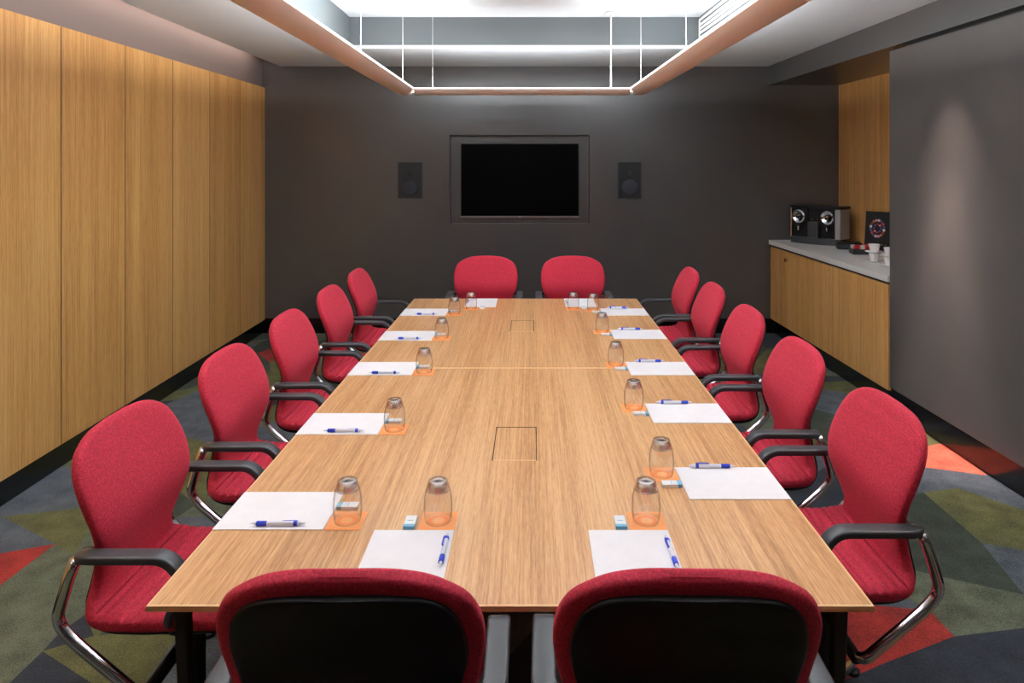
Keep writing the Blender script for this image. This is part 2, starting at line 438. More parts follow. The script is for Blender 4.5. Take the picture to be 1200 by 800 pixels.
# ------------------------------------------------------------------ table
EX0, EX1, EY0, EYM, EY1 = -.857, .760, 1.544, 3.346, 5.07
def table(name, legs_y, y0, y1, hx0, hx1, hy0, hy1, label):
    cx, cy = (EX0+EX1)/2, (y0+y1)/2
    t = empty(name, (cx, cy, 0)); tag(t, label, 'table', 'meeting table halves')
    th = .021
    # top is a slab with an opening for the cable hatch, chamfered underneath
    v = []; f = []
    def ring(x0, x1, a, b, z): 
        k = len(v); v.extend([(x0, a, z), (x1, a, z), (x1, b, z), (x0, b, z)]); return [k, k+1, k+2, k+3]
    o1 = ring(EX0+.001, EX1-.001, y0+.001, y1-.001, TZ)
    o2 = ring(EX0, EX1, y0, y1, TZ-.0015)
    o3 = ring(EX0, EX1, y0, y1, TZ-.013)
    o4 = ring(EX0+.03, EX1-.03, y0+.03, y1-.03, TZ-.028)
    oi = ring(EX0+.005, EX1-.005, y0+.005, y1-.005, TZ)
    i1 = ring(hx0, hx1, hy0, hy1, TZ); i2 = ring(hx0, hx1, hy0, hy1, TZ-.028)
    idx = []
    def band(A, B, m_):
        for k in range(4):
            f.append([A[k], A[(k+1) % 4], B[(k+1) % 4], B[k]]); idx.append(m_)
    band(i1, oi, 0); band(oi, o1, 3); band(o1, o2, 3); band(o2, o3, 1); band(o3, o4, 1); band(o4, i2, 1); band(i2, i1, 2)
    top = MB(); top.v = [Vector(q) for q in v]; top.f = f; top.m = idx
    child(top, 'tabletop', [M['table'], M['table_edge'], M['gasket'], M['lip']], t)
    g_ = .003
    hb = MB().box(hx0+g_, hx1-g_, hy0+.001, hy1-g_, TZ-.018, TZ-.0005, b=.0008)
    hatch = child(hb, 'cable_hatch', M['table'], t)
    child(MB().box(hx0+g_, hx1-g_, hy0+.0005, hy0+.005, TZ-.018, TZ+.0006), 'hatch_lip', M['lip'], t)
    # frame and splayed legs
    fr = MB()
    for a, b_ in ((y0+.10, y0+.14), (y1-.14, y1-.10)): fr.box(EX0+.12, EX1-.12, a, b_, TZ-.075, TZ-.029)
    for a, b_ in ((EX0+.10, EX0+.14), (EX1-.14, EX1-.10)): fr.box(a, b_, y0+.10, y1-.10, TZ-.075, TZ-.029)
    child(fr, 'under_frame', M['blackm'], t)
    for sx in (0, 1):
        for sy in (0, 1):
            x = (EX0+.045) if sx == 0 else (EX1-.045); y = legs_y[sy][sx]
            dx = .014 if sx == 0 else -.014; dy = .02 if sy == 0 else -.02
            lg = MB().sweep([(x, y, TZ-.03), (x+dx, y+dy, 0)], rrect(1, 1, .3), .0155, .0155, up=Vector((0, 1, 0)), scales=[1, .8])
            lg.box(x-.045 if sx else x-.02, x+.02 if sx else x+.045, y-.045 if sy else y-.02, y+.02 if sy else y+.045, TZ-.034, TZ-.029)
            child(lg, 'leg', M['blackm'], t)
    return t
table('meeting_table', ((1.619, 1.619), (3.015, 3.130)), EY0, EYM-.002, -.133, .016, 2.30, 2.596, 'near half of the long oak veneered meeting table, in front of the cross seam')
table('meeting_table', ((3.70, 3.80), (5.015, 5.03)), EYM+.002, EY1, -.130, .012, 4.07, 4.36, 'far half of the long oak veneered meeting table, towards the screen')

# ------------------------------------------------------------------ chair
OFF = .10         # chair origin sits .10 m outside the table edge
def spline(cps, n):
    """Catmull-Rom through tuples; returns n samples per span"""
    out = []
    k = len(cps)
    for i in range(k-1):
        p0 = cps[max(i-1, 0)]; p1 = cps[i]; p2 = cps[i+1]; p3 = cps[min(i+2, k-1)]
        for j in range(n):
            t = j/n; q = []
            for a, b_, c_, d in zip(p0, p1, p2, p3):
                q.append(.5*((2*b_)+(-a+c_)*t+(2*a-5*b_+4*c_-d)*t*t+(-a+3*b_-3*c_+d)*t**3))
            out.append(tuple(q))
    out.append(cps[-1]); return out
# x (relative to table edge), z, half width, half thickness
SHELL = [(.160, .488, .120, .010), (.150, .492, .185, .017), (.128, .498, .217, .023), (.09, .502, .231, .026), (.02, .505, .236, .027), (-.08, .503, .236, .027), (-.145, .501, .236, .027),
         (-.170, .5015, .236, .027), (-.195, .502, .236, .027), (-.220, .503, .236, .0265), (-.243, .506, .235, .0265), (-.265, .513, .233, .026), (-.282, .526, .225, .025), (-.291, .544, .209, .024), (-.292, .565, .192, .023), (-.287, .60, .182, .022),
         (-.276, .640, .194, .0215), (-.263, .68, .213, .0215), (-.254, .72, .229, .022), (-.2575, .76, .239, .0225), (-.270, .80, .245, .0225), (-.286, .84, .2445, .0225), (-.302, .876, .238, .022),
         (-.315, .907, .224, .0215), (-.3255, .930, .203, .0205), (-.332, .948, .175, .019), (-.337, .961, .143, .017), (-.3405, .970, .102, .013), (-.343, .975, .045, .007)]
def frames(cps, n):
    s = spline(cps, n); out = []
    for i, q in enumerate(s):
        a = s[max(i-1, 0)]; b_ = s[min(i+1, len(s)-1)]
        t = Vector((b_[0]-a[0], 0, b_[1]-a[1])).normalized()
        out.append((q, t, Vector((t.z, 0, -t.x))))
    return out
def curve_off(q, y):
    z = q[1]; x = q[0]
    k = max(0, min(1, (z-.56)/.12))
    return .003*k*(y/.239)**2 + (1-k)*.012*(abs(y)/.236)**3
def loft(cps, n, off=0.0, wsub=0.0, tfix=None, sec=28, crease=False, e1=.30, e2=.62):
    fr = frames(cps, n); v = []; f = []
    for q, t, nn in fr:
        w_ = max(.004, q[2]-wsub); th = tfix if tfix else q[3]
        cr = 0.0
        if crease:
            for cx_, cz_ in ((-.158, .5012), (-.186, .502), (-.214, .503), (-.242, .506), (-.272, .517)):
                d2 = ((q[0]-cx_)**2+(q[1]-cz_)**2)**.5
                cr += .0085*math.exp(-(d2/.0042)**2)
        for k in range(sec):
            a = 2*PI*k/sec; ca, sa = math.cos(a), math.sin(a)
            y = w_*math.copysign(abs(ca)**e1, ca); h = th*math.copysign(abs(sa)**e2, sa)
            if sa > 0: h -= cr*min(1, abs(sa)*1.4)
            base = Vector((q[0], y, q[1]))+nn*(curve_off(q, y)+h+off)
            base.x += OFF; v.append(base)
    m_ = len(fr)
    for i in range(m_-1):
        for k in range(sec):
            f.append([i*sec+k, i*sec+(k+1) % sec, (i+1)*sec+(k+1) % sec, (i+1)*sec+k])
    f.append(list(range(sec))[::-1]); f.append([(m_-1)*sec+k for k in range(sec)])
    mb = MB(); return mb.add(v, f)
def o_(p): return (p[0]+OFF, p[1], p[2])

def make_chair():
    t = empty('conference_chair')
    loft(SHELL, 10, crease=True, sec=44).obj('upholstered_shell', M['red'], t, smooth=True)
    # black hard shell behind the backrest
    bp = [q for q in SHELL if q[1] > .55 and q[0] < -.2]
    BP = [(q[0], q[1], q[2]-.031, q[3]) for q in bp if q[1] < .86]
    BP += [(-.304, .882, .204, .02), (-.314, .906, .192, .02), (-.3215, .925, .173, .02), (-.326, .937, .148, .02), (-.3285, .944, .112, .02), (-.3295, .947, .06, .02)]
    loft(BP, 4, off=-.024, tfix=.010, sec=32, e1=.35, e2=.7).obj('back_cover', M['shell'], t, smooth=True, auto=50)
    sp = [q for q in SHELL if q[1] < .57]
    SP = [(q[0]*.96-.005, q[1], q[2]-.03, q[3]) for q in sp]
    loft(SP, 3, off=-.031, tfix=.010, sec=24).obj('seat_pan', M['shell'], t, smooth=True)
    for s in (-1, 1):
        path = fillet([o_(q) for q in [(-.290, s*.165, .672), (-.284, s*.215, .692), (-.264, s*.262, .708), (-.055, s*.262, .708), (-.015, s*.262, .664), (-.030, s*.262, .600), (-.06, s*.235, .545), (-.08, s*.17, .478)]], [.03, .045, .055, .06, .05, .03], 7)
        nP = len(path)
        sc = [1.0]*nP
        MB().sweep(path, rrect(1, .42, .28, 4), .0245, .0255, up=Vector((0, 0, 1)), scales=sc, flat=True).obj('armrest', M['plastic'], t, smooth=True, auto=60)
        tp = fillet([o_(q) for q in [(-.285, s*.258, .700), (-.300, s*.262, .660), (-.333, s*.262, .550), (-.298, s*.262, .505), (-.132, s*.262, .366), (-.118, s*.235, .354)]], [.02, .05, .035, .03, .01], 6)
        MB().tube(tp, .0145, 16).obj('frame_tube', M['chrome'], t, smooth=True)
        bk = MB().tube([o_((-.282, s*.180, .676)), o_((-.288, s*.205, .684)), o_((-.286, s*.222, .692))], .017, 14)
        bk.obj('arm_bracket', M['steel'], t, smooth=True, auto=50)
    MB().tube([o_((-.118, y, .352)) for y in (-.24, -.1, .1, .24)], .0165, 16).obj('crossbar', M['blackm'], t, smooth=True, auto=50)
    # pedestal and star base
    MB().lathe([(.034, 0), (.034, .30), (.05, .31), (.05, .345)], OFF-.118, 0, .045, 20).box(OFF-.19, OFF-.02, -.07, .07, .385, .462, b=.01).obj('pedestal', M['blackm'], t, smooth=True, auto=30)
    for k in range(4):
        a = PI/4+k*PI/2; c_, s_ = math.cos(a), math.sin(a); cx = OFF-.118
        lg = MB().sweep([(cx+c_*.02, s_*.02, .075), (cx+c_*.16, s_*.16, .055), (cx+c_*.27, s_*.27, .032)], rrect(1, .6, .3), .02, .02, scales=[1, .85, .6])
        lo = lg.obj('base_leg', M['chrome'], t, smooth=True, auto=40)
        MB().lathe([(.022, 0), (.022, .014), (.012, .02)], cx+c_*.262, s_*.262, 0, 16).obj('glide', M['blackm'], lo, smooth=True, auto=40)
    return t
proto = make_chair()
proto.name = 'conference_chair'
first = True
def place(x, y, rz, label, group):
    global first
    if first: o = proto; o.location = (x, y, 0); o.rotation_euler = (0, 0, rz); first = False
    else: o = dup(proto, (x, y, 0), rz)
    tag(o, label, 'chair', group); return o
ORD = ['nearest', 'second nearest', 'middle', 'second farthest', 'farthest']
for i, (d, a) in enumerate(zip((2.003, 2.681, 3.35, 4.047, 4.70), (0, 0, 0, 0, 0))):
    place(EX0-OFF, d, a, 'red padded armchair, %s of five along the left side of the table' % ORD[i], 'red chairs around the table')
for i, d in enumerate((2.125, 2.795, 3.465, 4.143, 4.76)):
    place(EX1+OFF, d, PI, 'red padded armchair, %s of five along the right side of the table' % ORD[i], 'red chairs around the table')
place(-.333, EY0-OFF+.016, PI/2+.01, 'left foreground red chair seen from behind at the near table end', 'red chairs around the table')
place(.287, EY0-OFF+.016, PI/2-.02, 'right foreground red chair seen from behind at the near table end', 'red chairs around the table')
place(-.355, EY1+OFF, -PI/2, 'red chair at the far table end, left one below the screen', 'red chairs around the table')
place(.313, EY1+OFF, -PI/2, 'red chair at the far table end, right one below the screen', 'red chairs around the table')

# ------------------------------------------------------------------ place settings
def make_pad():
    o = MB().box(-.1065, .1065, -.1485, .1485, 0, .0028, b=.0004).obj('notepad', M['paper']); return o
def make_coaster():
    return MB().box(-.0485, .0485, -.0485, .0485, 0, .0016, b=.0004).obj('coaster', M['coaster'])
def make_mint():
    o = MB().box(-.015, .015, -.018, .029, 0, .010, b=.0012).obj('mint_box', M['mint'])
    MB().box(-.0152, .0152, -.030, -.0175, 0, .0103, b=.0012).obj('blue_end', M['mintb'], o)
    tri = MB().box(-.008, .008, .000, .002, .0095, .0104); tri.obj('printed_line', M['mintb'], o)
    return o
def make_glass():
    # upside-down tumbler: open rim below, thick foot on top
    outer = [(.0355, 0.0), (.0385, .018), (.0395, .040), (.038, .065), (.0345, .085), (.029, .101), (.0265, .109), (.0255, .112)]
    inner = [(.0235, .1125), (.012, .1105), (.0005, .110)]
    under = [(.0005, .104), (.016, .1035), (.0235, .101), (.0275, .094), (.0336, .0795), (.0370, .063), (.0385, .040), (.0375, .018), (.0345, 0.0)]
    o = MB().lathe(outer+inner+under, n=36, close=True).obj('tumbler', M['glass'], smooth=True)
    MB().lathe([(.0005, .1042), (.0225, .1018), (.0264, .0935), (.0298, .0860), (.0312, .0845), (.0308, .0880), (.0280, .0985), (.0246, .1090), (.0225, .1110), (.0120, .1098), (.0005, .1092)], n=32).obj('thick_foot', M['foot'], o, smooth=True)
    return o
def make_pen():
    t = empty('ballpoint_pen')
    R_ = Matrix.Rotation(-PI/2, 4, 'X')     # lathe axis z -> +y
    def part(mb, nm, mt): return mb.xf(Matrix.Translation((0, -.074, 0)) @ R_).obj(nm, mt, t, smooth=True, auto=40)
    part(MB().lathe([(.0058, .046), (.0062, .06), (.0060, .125), (.0050, .138)], n=16), 'barrel', M['barrel'])
    part(MB().lathe([(.0008, 0), (.0012, .004), (.0044, .017)], n=16), 'tip', M['barrel'])
    g_ = [(.0044, .017)]
    for k in range(7): g_ += [(.0067, .019+.004*k), (.0060, .021+.004*k)]
    part(MB().lathe(g_+[(.006, .046)], n=16), 'grip', M['blue'])
    part(MB().lathe([(.0066, .118), (.0066, .128)], n=16), 'collar', M['blue'])
    part(MB().lathe([(.0030, .138), (.0030, .148)], n=12), 'push_button', M['barrel'])
    cl = MB().sweep([(.0, .048, .0055), (.0, .052, .0085), (.0, .046, .0092), (.0, .022, .0092), (0, .014, .0088), (0, .010, .0070)], rrect(1, .5, .3), .0024, .0024)
    cl.obj('clip', M['blue'], t, smooth=True, auto=50)
    return t
protos = {}
def put(kind, maker, loc, rz, label, cat, group):
    if kind not in protos:
        o = protos[kind] = maker(); o.location = loc; o.rotation_euler = (0, 0, rz)
    else: o = dup(protos[kind], loc, rz)
    tag(o, label, cat, group); return o
def setting(ox, oy, hd, where, pen_a=-.013, pen_b=.174, pen_roll=0, coaster_rot=0):
    u = Vector((math.cos(hd), math.sin(hd))); r_ = Vector((math.sin(hd), -math.cos(hd)))
    def at(a, b_, z): q = Vector((ox, oy))+r_*a+u*b_; return (q.x, q.y, TZ+z)
    rz = hd-PI/2
    j = random.uniform(-.012, .012)
    put('pad', make_pad, at(-.1065, .1485, 0), rz, 'blank white notepad '+where, 'notepad', 'white notepads')
    put('coaster', make_coaster, at(-.0485, .297+.050, 0), rz, 'square orange coaster '+where, 'coaster', 'orange coasters')
    put('mint', make_mint, at(-.123, .332, 0), rz, 'small white and blue mint box '+where, 'mint box', 'mint boxes')
    put('glass', make_glass, at(-.050, .297+.052, .0017), random.uniform(0, 3), 'upturned clear glass on a coaster '+where, 'glass', 'upturned glasses')
    o = put('pen', make_pen, at(pen_a, pen_b, .0029+.0068), rz+j, 'blue and white pen on the notepad '+where, 'pen', 'blue and white pens')
    o.rotation_euler = (0, pen_roll, rz+j)
PL = ['nearest place', 'second nearest place', 'middle place', 'second farthest place', 'farthest place']
for i, d in enumerate((1.863, 2.519, 3.225, 3.863, 4.493)):
    setting(-.856, d, 0.0, 'at the %s on the left side' % PL[i], pen_a=-.018, pen_b=.168, pen_roll=-1.45)
for i, d in enumerate((2.032, 2.630, 3.227, 3.895, 4.500)):
    setting(.757, d+.213, PI, 'at the %s on the right side' % PL[i], pen_a=-.006, pen_b=.178)
setting(-.208, 1.563, PI/2, 'in front of the left foreground chair', pen_a=-.014, pen_b=.19, pen_roll=-.7)
setting(.363, 1.563, PI/2, 'in front of the right foreground chair', pen_a=-.014, pen_b=.18, pen_roll=-.7)
setting(-.462, 5.062, -PI/2, 'in front of the far left end chair', pen_a=-.012)
setting(.230, 5.062, -PI/2, 'in front of the far right end chair', pen_a=-.012)

# ------------------------------------------------------------------ screen and speakers
tv = empty('wall_screen', (-.122, BACK+.06, 1.16)); tag(tv, 'flat black television screen in the recess of the dark end wall', 'television')
bz = MB().box(-.716, .472, BACK+.012, BACK+.055, 1.155, 1.897, b=.004); child(bz, 'bezel', new_mat('tv_bezel', srgb(22, 22, 24), .35), tv)
child(MB().box(-.706, .462, BACK+.0095, BACK+.0125, 1.175, 1.887), 'display', M['screen'], tv)
child(MB().box(-.716, .472, BACK+.0075, BACK+.0125, 1.155, 1.1655), 'silver_strip', new_mat('tv_strip', (.42, .42, .43, 1), .35, .8), tv)
child(MB().box(-.13, -.114, BACK+.006, BACK+.0085, 1.157, 1.1645), 'maker_mark', M['white'], tv)
child(MB().box(-.3, .06, BACK+.054, BACK+.061, 1.35, 1.70), 'wall_mount', M['blackm'], tv)
for x0, x1, lab in ((466.3, 495, 'black rectangular wall speaker left of the screen'), (724.3, 751.3, 'black rectangular wall speaker right of the screen')):
    a = (x0-623.5)*BACK/F; b_ = (x1-623.5)*BACK/F; z0, z1 = H-(232.5-192)/117.2, H+(192-190)/117.2
    s_ = empty('wall_speaker', ((a+b_)/2, BACK, z0)); tag(s_, lab, 'speaker', 'wall speakers')
    fr = MB().box(a, b_, BACK-.008, BACK, z0, z0+.008, b=.001).box(a, b_, BACK-.008, BACK, z1-.008, z1, b=.001).box(a, a+.008, BACK-.008, BACK, z0, z1).box(b_-.008, b_, BACK-.008, BACK, z0, z1)
    child(fr, 'speaker_frame', M['frame_dark'], s_)
    gr = MB().box(a+.008, b_-.008, BACK-.003, BACK, z0+.008, z1-.008)
    child(gr, 'grille', M['grille'], s_)
    cx = (a+b_)/2
    cn = MB().lathe([(.078, 0), (.07, .003), (.03, .0008), (.015, .003)], n=28).xf(Matrix.Translation((cx, BACK-.003, z0+.11)) @ Matrix.Rotation(PI/2, 4, 'X'))
    child(cn, 'woofer', M['cone'], s_, smooth=True)
    cn = MB().lathe([(.022, 0), (.02, .003), (.006, .004)], n=20).xf(Matrix.Translation((cx, BACK-.003, z0+.25)) @ Matrix.Rotation(PI/2, 4, 'X'))
    child(cn, 'tweeter', M['cone'], s_, smooth=True)

# ------------------------------------------------------------------ suspended light frame
LZ = 2.300
lum = empty('suspended_light_frame', (-.08, 3.3, LZ)); tag(lum, 'rectangular uplight frame of rose coloured troughs hung over the table', 'light')
def trough_section(n=12):
    # across: -1 inner .. 1 outer ; returns closed section of a shallow curved trough
    out = []
    for k in range(n+1):
        a = -1+2*k/n; out.append((a, -(1-abs(a)**2.6)))
    ins = [(a*.955, b_*.86+.0) for a, b_ in out][::-1]
    return out+ins
def trough(p0, p1, name, round_end):
    sec = trough_section(); d = Vector(p1)-Vector(p0); n = 14
    pts = []; sc = []
    L_ = d.length
    ts = [0, .004, .012, .03]+[.03+(.94)*k/8 for k in range(1, 9)]+[.988, .996, 1.0] if not round_end else [0]+[k/10 for k in range(1, 10)]+[.97, .982, .99, .996, 1.0]
    mb = MB(); v = []; f = []; m_ = len(sec)
    dirn = d.normalized(); side = dirn.cross(Vector((0, 0, 1)))
    for t_ in ts:
        rem = (1-t_)*L_; k = 1.0
        if round_end and rem < .10: k = max(.15, math.sqrt(max(0, 1-((.10-rem)/.10)**2)))
        p = Vector(p0)+d*t_
        for a, b_ in sec:
            v.append(p+side*(a*.095)+Vector((0, 0, b_*.046*(k if round_end else 1))))
    for i in range(len(ts)-1):
        for j in range(m_):
            f.append([i*m_+j, i*m_+(j+1) % m_, (i+1)*m_+(j+1) % m_, (i+1)*m_+j])
    f.append(list(range(m_))); f.append([(len(ts)-1)*m_+j for j in range(m_)])
    mb.add(v, f); return child(mb, name, M['alu'], lum, smooth=True, auto=40)
YF, YB = 5.80, 1.15
def lx(x, d): return x+.0125*(5.7-d)
trough((lx(-1.05, YB-.19), YB-.19, LZ), (lx(-1.05, YF), YF, LZ), 'trough', True)
trough((lx(.888, YB-.19), YB-.19, LZ), (lx(.888, YF), YF, LZ), 'trough', True)
trough((-.955, 5.705, LZ), (.793, 5.705, LZ), 'trough', False)
trough((lx(-.955, YB), YB-.095, LZ), (lx(.793, YB), YB-.095, LZ), 'trough', False)
led = emit('led_strip', (.95, .98, 1.0, 1), 4.0)
fill_mat = emit('fill_side', (.95, .98, 1.0, 1), 85.0)
lip = emit('edge_spill_glow', (1.0, .96, .93, 1), 2.2)  # emission stands in for light spilling over the inner trough edges
def strip(x0, y0, x1, y1, hw):
    d = Vector((x1-x0, y1-y0, 0)).normalized(); s_ = Vector((-d.y, d.x, 0))*hw; z = LZ-.012
    a = Vector((x0, y0, z)); b_ = Vector((x1, y1, z))
    v = [a-s_, a+s_, b_+s_, b_-s_]; v += [q-Vector((0, 0, .006)) for q in v]
    f = [[0, 1, 2, 3], [7, 6, 5, 4], [0, 4, 5, 1], [1, 5, 6, 2], [2, 6, 7, 3], [3, 7, 4, 0]]
    mb = MB().add(v, f); child(mb, 'led_strip', led, lum)
strip(lx(-1.05, YB), YB, lx(-1.05, 5.4), 5.4, .05); strip(lx(.888, YB), YB, lx(.888, 5.4), 5.4, .05)
def side_strip(x, s_):   # added emitter that brightens the outer ceiling margin
    v = [(lx(x, YB), YB, LZ-.014), (lx(x, 5.6), 5.6, LZ-.014), (lx(x, 5.6)-s_*.008, 5.6, LZ+.012), (lx(x, YB)-s_*.008, YB, LZ+.012)]
    v += [(a-s_*.004, b_, c_) for a, b_, c_ in v]
    f = [[0, 1, 2, 3], [7, 6, 5, 4], [0, 4, 5, 1], [1, 5, 6, 2], [2, 6, 7, 3], [3, 7, 4, 0]]
    mb = MB().add(v, f); mb.m = [0, 1, 1, 1, 1, 1]; child(mb, 'side_fill', [fill_mat, M['white']], lum)
side_strip(-.975, -1); side_strip(.813, 1)
v = [(-.93, 5.625, LZ-.014), (.77, 5.625, LZ-.014), (.77, 5.617, LZ+.006), (-.93, 5.617, LZ+.006)]
v += [(a, b_-.004, c_) for a, b_, c_ in v]
mb = MB().add(v, [[0, 1, 2, 3], [7, 6, 5, 4], [0, 4, 5, 1], [1, 5, 6, 2], [2, 6, 7, 3], [3, 7, 4, 0]]); mb.m = [0, 1, 1, 1, 1, 1]
child(mb, 'side_fill', [emit('fill_back', (.92, .97, 1, 1), 110.0), M['white']], lum)  # added emitter in the far trough, brightens end wall top and ceiling
strip(-.90, YB-.095, .80, YB-.095, .05)
for pts in ([(lx(-.955, YB-.0), YB, LZ), (-.955, 5.61, LZ)], [(lx(.793, YB), YB, LZ), (.793, 5.61, LZ)], [(-.955, 5.61, LZ), (.793, 5.61, LZ)]):
    child(MB().sweep(pts, [(1, 1), (-1, 1), (-1, -1), (1, -1)], .0025, .005), 'edge_glow', lip, lum)
for px, X, D, top in ((423, None, 3.95, TT), (472, None, 5.30, TT), (507, None, 5.68, TT), (751, None, 5.30, TT), (804, None, 4.30, TT)):
    x = (px-623.5)*D/F
    child(MB().tube([(x, D, LZ-.01), (x, D, top)], .0015, 8), 'suspension_wire', M['white'], lum, smooth=True)
x = (716-623.5)*5.70/F
child(MB().tube([(x, 5.70, LZ-.01), (x, 5.70, TT)], .007, 12), 'power_rod', M['white'], lum, smooth=True)
child(MB().lathe([(.05, 0), (.05, .014), (.03, .022)], x, 5.70, TT-.022, 24), 'ceiling_rose', M['white'], lum, smooth=True, auto=40)

# ceiling air grille on the right face of the tray
gr = empty('air_grille', (sh(TX1, 4.3), 4.3, 2.75)); tag(gr, 'white linear air grille on the right face of the ceiling tray', 'vent')
def gbox(x0, x1, y0, y1, z0, z1): return shear(MB().box(x0, x1, y0, y1, z0, z1, b=.001))
fr = gbox(TX1-.012, TX1, 2.7, 5.86, 2.885, 2.905)
fr.add(gbox(TX1-.012, TX1, 2.7, 5.86, 2.735, 2.755).v, [q for q in gbox(0, 1, 0, 1, 0, 1).f])
fr.add(gbox(TX1-.012, TX1, 5.84, 5.86, 2.735, 2.905).v, [q for q in gbox(0, 1, 0, 1, 0, 1).f])
child(fr, 'grille_frame', M['white'], gr)
child(gbox(TX1-.003, TX1-.001, 2.72, 5.84, 2.75, 2.89), 'slot_backing', new_mat('slot_dark', srgb(70, 74, 78), .8), gr)
for z in (2.785, 2.820, 2.855):
    child(gbox(TX1-.012, TX1-.002, 2.72, 5.84, z-.010, z+.010), 'slat', M['white'], gr)

# ------------------------------------------------------------------ coffee niche
cab = empty('base_cabinet', (2.70, 5.6, .146)); tag(cab, 'oak veneered base cabinet under the stone worktop in the right niche', 'cabinet')
child(MB().add(*[(lambda q: (shear(q).v, q.f))(MB().box(2.40, 3.02, 4.73, BACK-.014, .20, .860))][0]), 'carcass', M['blackm'], cab)
for a, b_ in ((6.555, 6.948), (5.645, 6.551), (4.735, 5.641)):
    d_ = child(shear(MB().box(2.378, 2.397, a, b_, .150, .868, b=.001)), 'door', M['cab'], cab)
    if a == 5.645:
        kx = sh(2.378, 6.50)
        kb = MB().lathe([(.008, 0), (.008, .012), (.018, .016), (.020, .024), (.013, .032)], n=18).xf(Matrix.Translation((kx, 6.50, .795)) @ Matrix.Rotation(-PI/2, 4, 'Y'))
        child(kb, 'knob', new_mat('copper_knob', (.8, .5, .36, 1), .2, 1.0), cab, smooth=True, auto=40).location = (0, 0, 0)
wt = shear(MB().box(2.366, 3.05, 4.72, BACK-.002, .888, .932, b=.003)).obj('worktop', M['stone']); tag(wt, 'pale speckled stone worktop on the base cabinet in the niche', 'worktop')
CT = .932
# coffee machine
ang = math.atan2(6.41-6.77, 2.83-2.516)      # direction of its front edge
cm = empty('coffee_machine', (2.673, 6.59, CT), ang); tag(cm, 'black twin head coffee machine with chrome dials on the stone worktop', 'coffee machine')
cw = .24
def cbox(*a, **k): return MB().box(*a, **k)
# local: x along the front, -y to the front (room), z up
prof = [(-cw, .0), (-cw, -.02)]+[(-cw+2*cw*k/14, -.02-.045*math.sin(PI*k/14)) for k in range(1, 14)]+[(cw, -.02), (cw, .0)]
n_ = len(prof)
bs = MB().add([(x, y+.02, 0) for x, y in prof]+[(x, y+.02, .06) for x, y in prof], [list(range(n_))[::-1], [n_+k for k in range(n_)]]+[[k, (k+1) % n_, n_+(k+1) % n_, n_+k] for k in range(n_)])
bs.obj('drip_tray', M['plastic'], cm, auto=40)
cbox(-cw+.005, cw-.03, .03, .20, 0, .35, b=.01).obj('body', M['shell'], cm)
cbox(cw-.045, cw+.006, .0, .20, .055, .335, b=.006).obj('side_panel', new_mat('grey_side', srgb(150, 150, 152), .4), cm)
cbox(-cw, cw+.01, -.01, .205, .335, .36, b=.006).obj('lid', M['shell'], cm)
cbox(-cw, -cw+.012, -.005, .04, .06, .34, b=.003).obj('chrome_trim', M['chrome'], cm)
cbox(-.055, .045, -.03, .04, .05, .21, b=.008).obj('waste_bin', M['plastic'], cm)
for x in (-.155, .125):
    hd_ = cbox(x-.085, x+.085, .005, .04, .17, .335, b=.008).obj('brew_head', M['shell'], cm)
    rg = MB().lathe([(.064, 0), (.064, .018), (.052, .026), (.040, .020), (.030, .012), (.012, .012)], n=32).xf(Matrix.Translation((x, .005, .255)) @ Matrix.Rotation(PI/2, 4, 'X'))
    rg.obj('chrome_dial', M['chrome'], hd_, smooth=True, auto=40)
    cbox(x-.012, x+.012, -.035, .0, .235, .262, b=.004).obj('lever', M['shell'], hd_)
    MB().tube([(x, -.012, .165), (x, -.012, .125)], .010, 12).obj('spout', M['chrome'], hd_, smooth=True)
    cbox(x-.01, x+.01, -.02, .01, .155, .175, b=.002).obj('spout_mount', M['shell'], hd_)
for x in (-.03, .02):
    MB().lathe([(.009, 0), (.009, .012), (.006, .016)], n=16).xf(Matrix.Translation((x, .03, .235)) @ Matrix.Rotation(PI/2, 4, 'X')).obj('button', M['chrome'], cm, smooth=True, auto=40)
# low black capsule box, capsule tray, menu stand
bx = empty('capsule_box', (2.835, 6.235, CT), -.30); tag(bx, 'low black box beside the coffee machine on the worktop', 'box')
MB().box(-.10, .10, -.08, .08, 0, .058, b=.004).obj('box_body', M['shell'], bx); MB().box(-.095, .095, -.081, -.0785, .012, .045, b=.001).obj('drawer_front', M['plastic'], bx)
tr = empty('capsule_tray', (2.80, 5.88, CT), -.2); tag(tr, 'small black tray holding red and white packets on the worktop', 'tray')
t_ = MB().box(-.10, .10, -.075, .075, 0, .008, b=.002)
for a in ((-.10, .10, -.075, -.069), (-.10, .10, .069, .075), (-.10, -.094, -.075, .075), (.094, .10, -.075, .075)): t_.box(a[0], a[1], a[2], a[3], 0, .045)
t_.obj('tray_body', M['plastic'], tr)
rp = None
for k in range(8):
    x = 2.80+(-.075+.05*(k % 4)); y = 5.88+(-.03 if k < 4 else .035)
    mt = M['red_p'] if k % 3 != 1 else M['porc']
    if True:
        o = MB().box(-.017, .017, -.012, .012, 0, .066, b=.004).obj('sugar_packet', mt)
        o.location = (x, y, CT+.0085); o.rotation_euler = (0, 0, random.uniform(-.2, .2))
        tag(o, ('red' if k % 3 != 1 else 'white')+' paper packet standing in the black tray beside the cups', 'packet', 'packets in the black tray')
ms = empty('menu_stand', (2.985, 6.03, CT), -.92); tag(ms, 'black framed menu board with coloured dots leaning in the niche', 'menu board')
lean = Matrix.Rotation(-.10, 4, 'X')
MB().box(-.108, .108, -.009, .009, 0, .345, b=.003).xf(lean).obj('board', M['shell'], ms)
MB().box(-.03, .03, .0, .09, 0, .006).obj('stand_foot', M['shell'], ms)
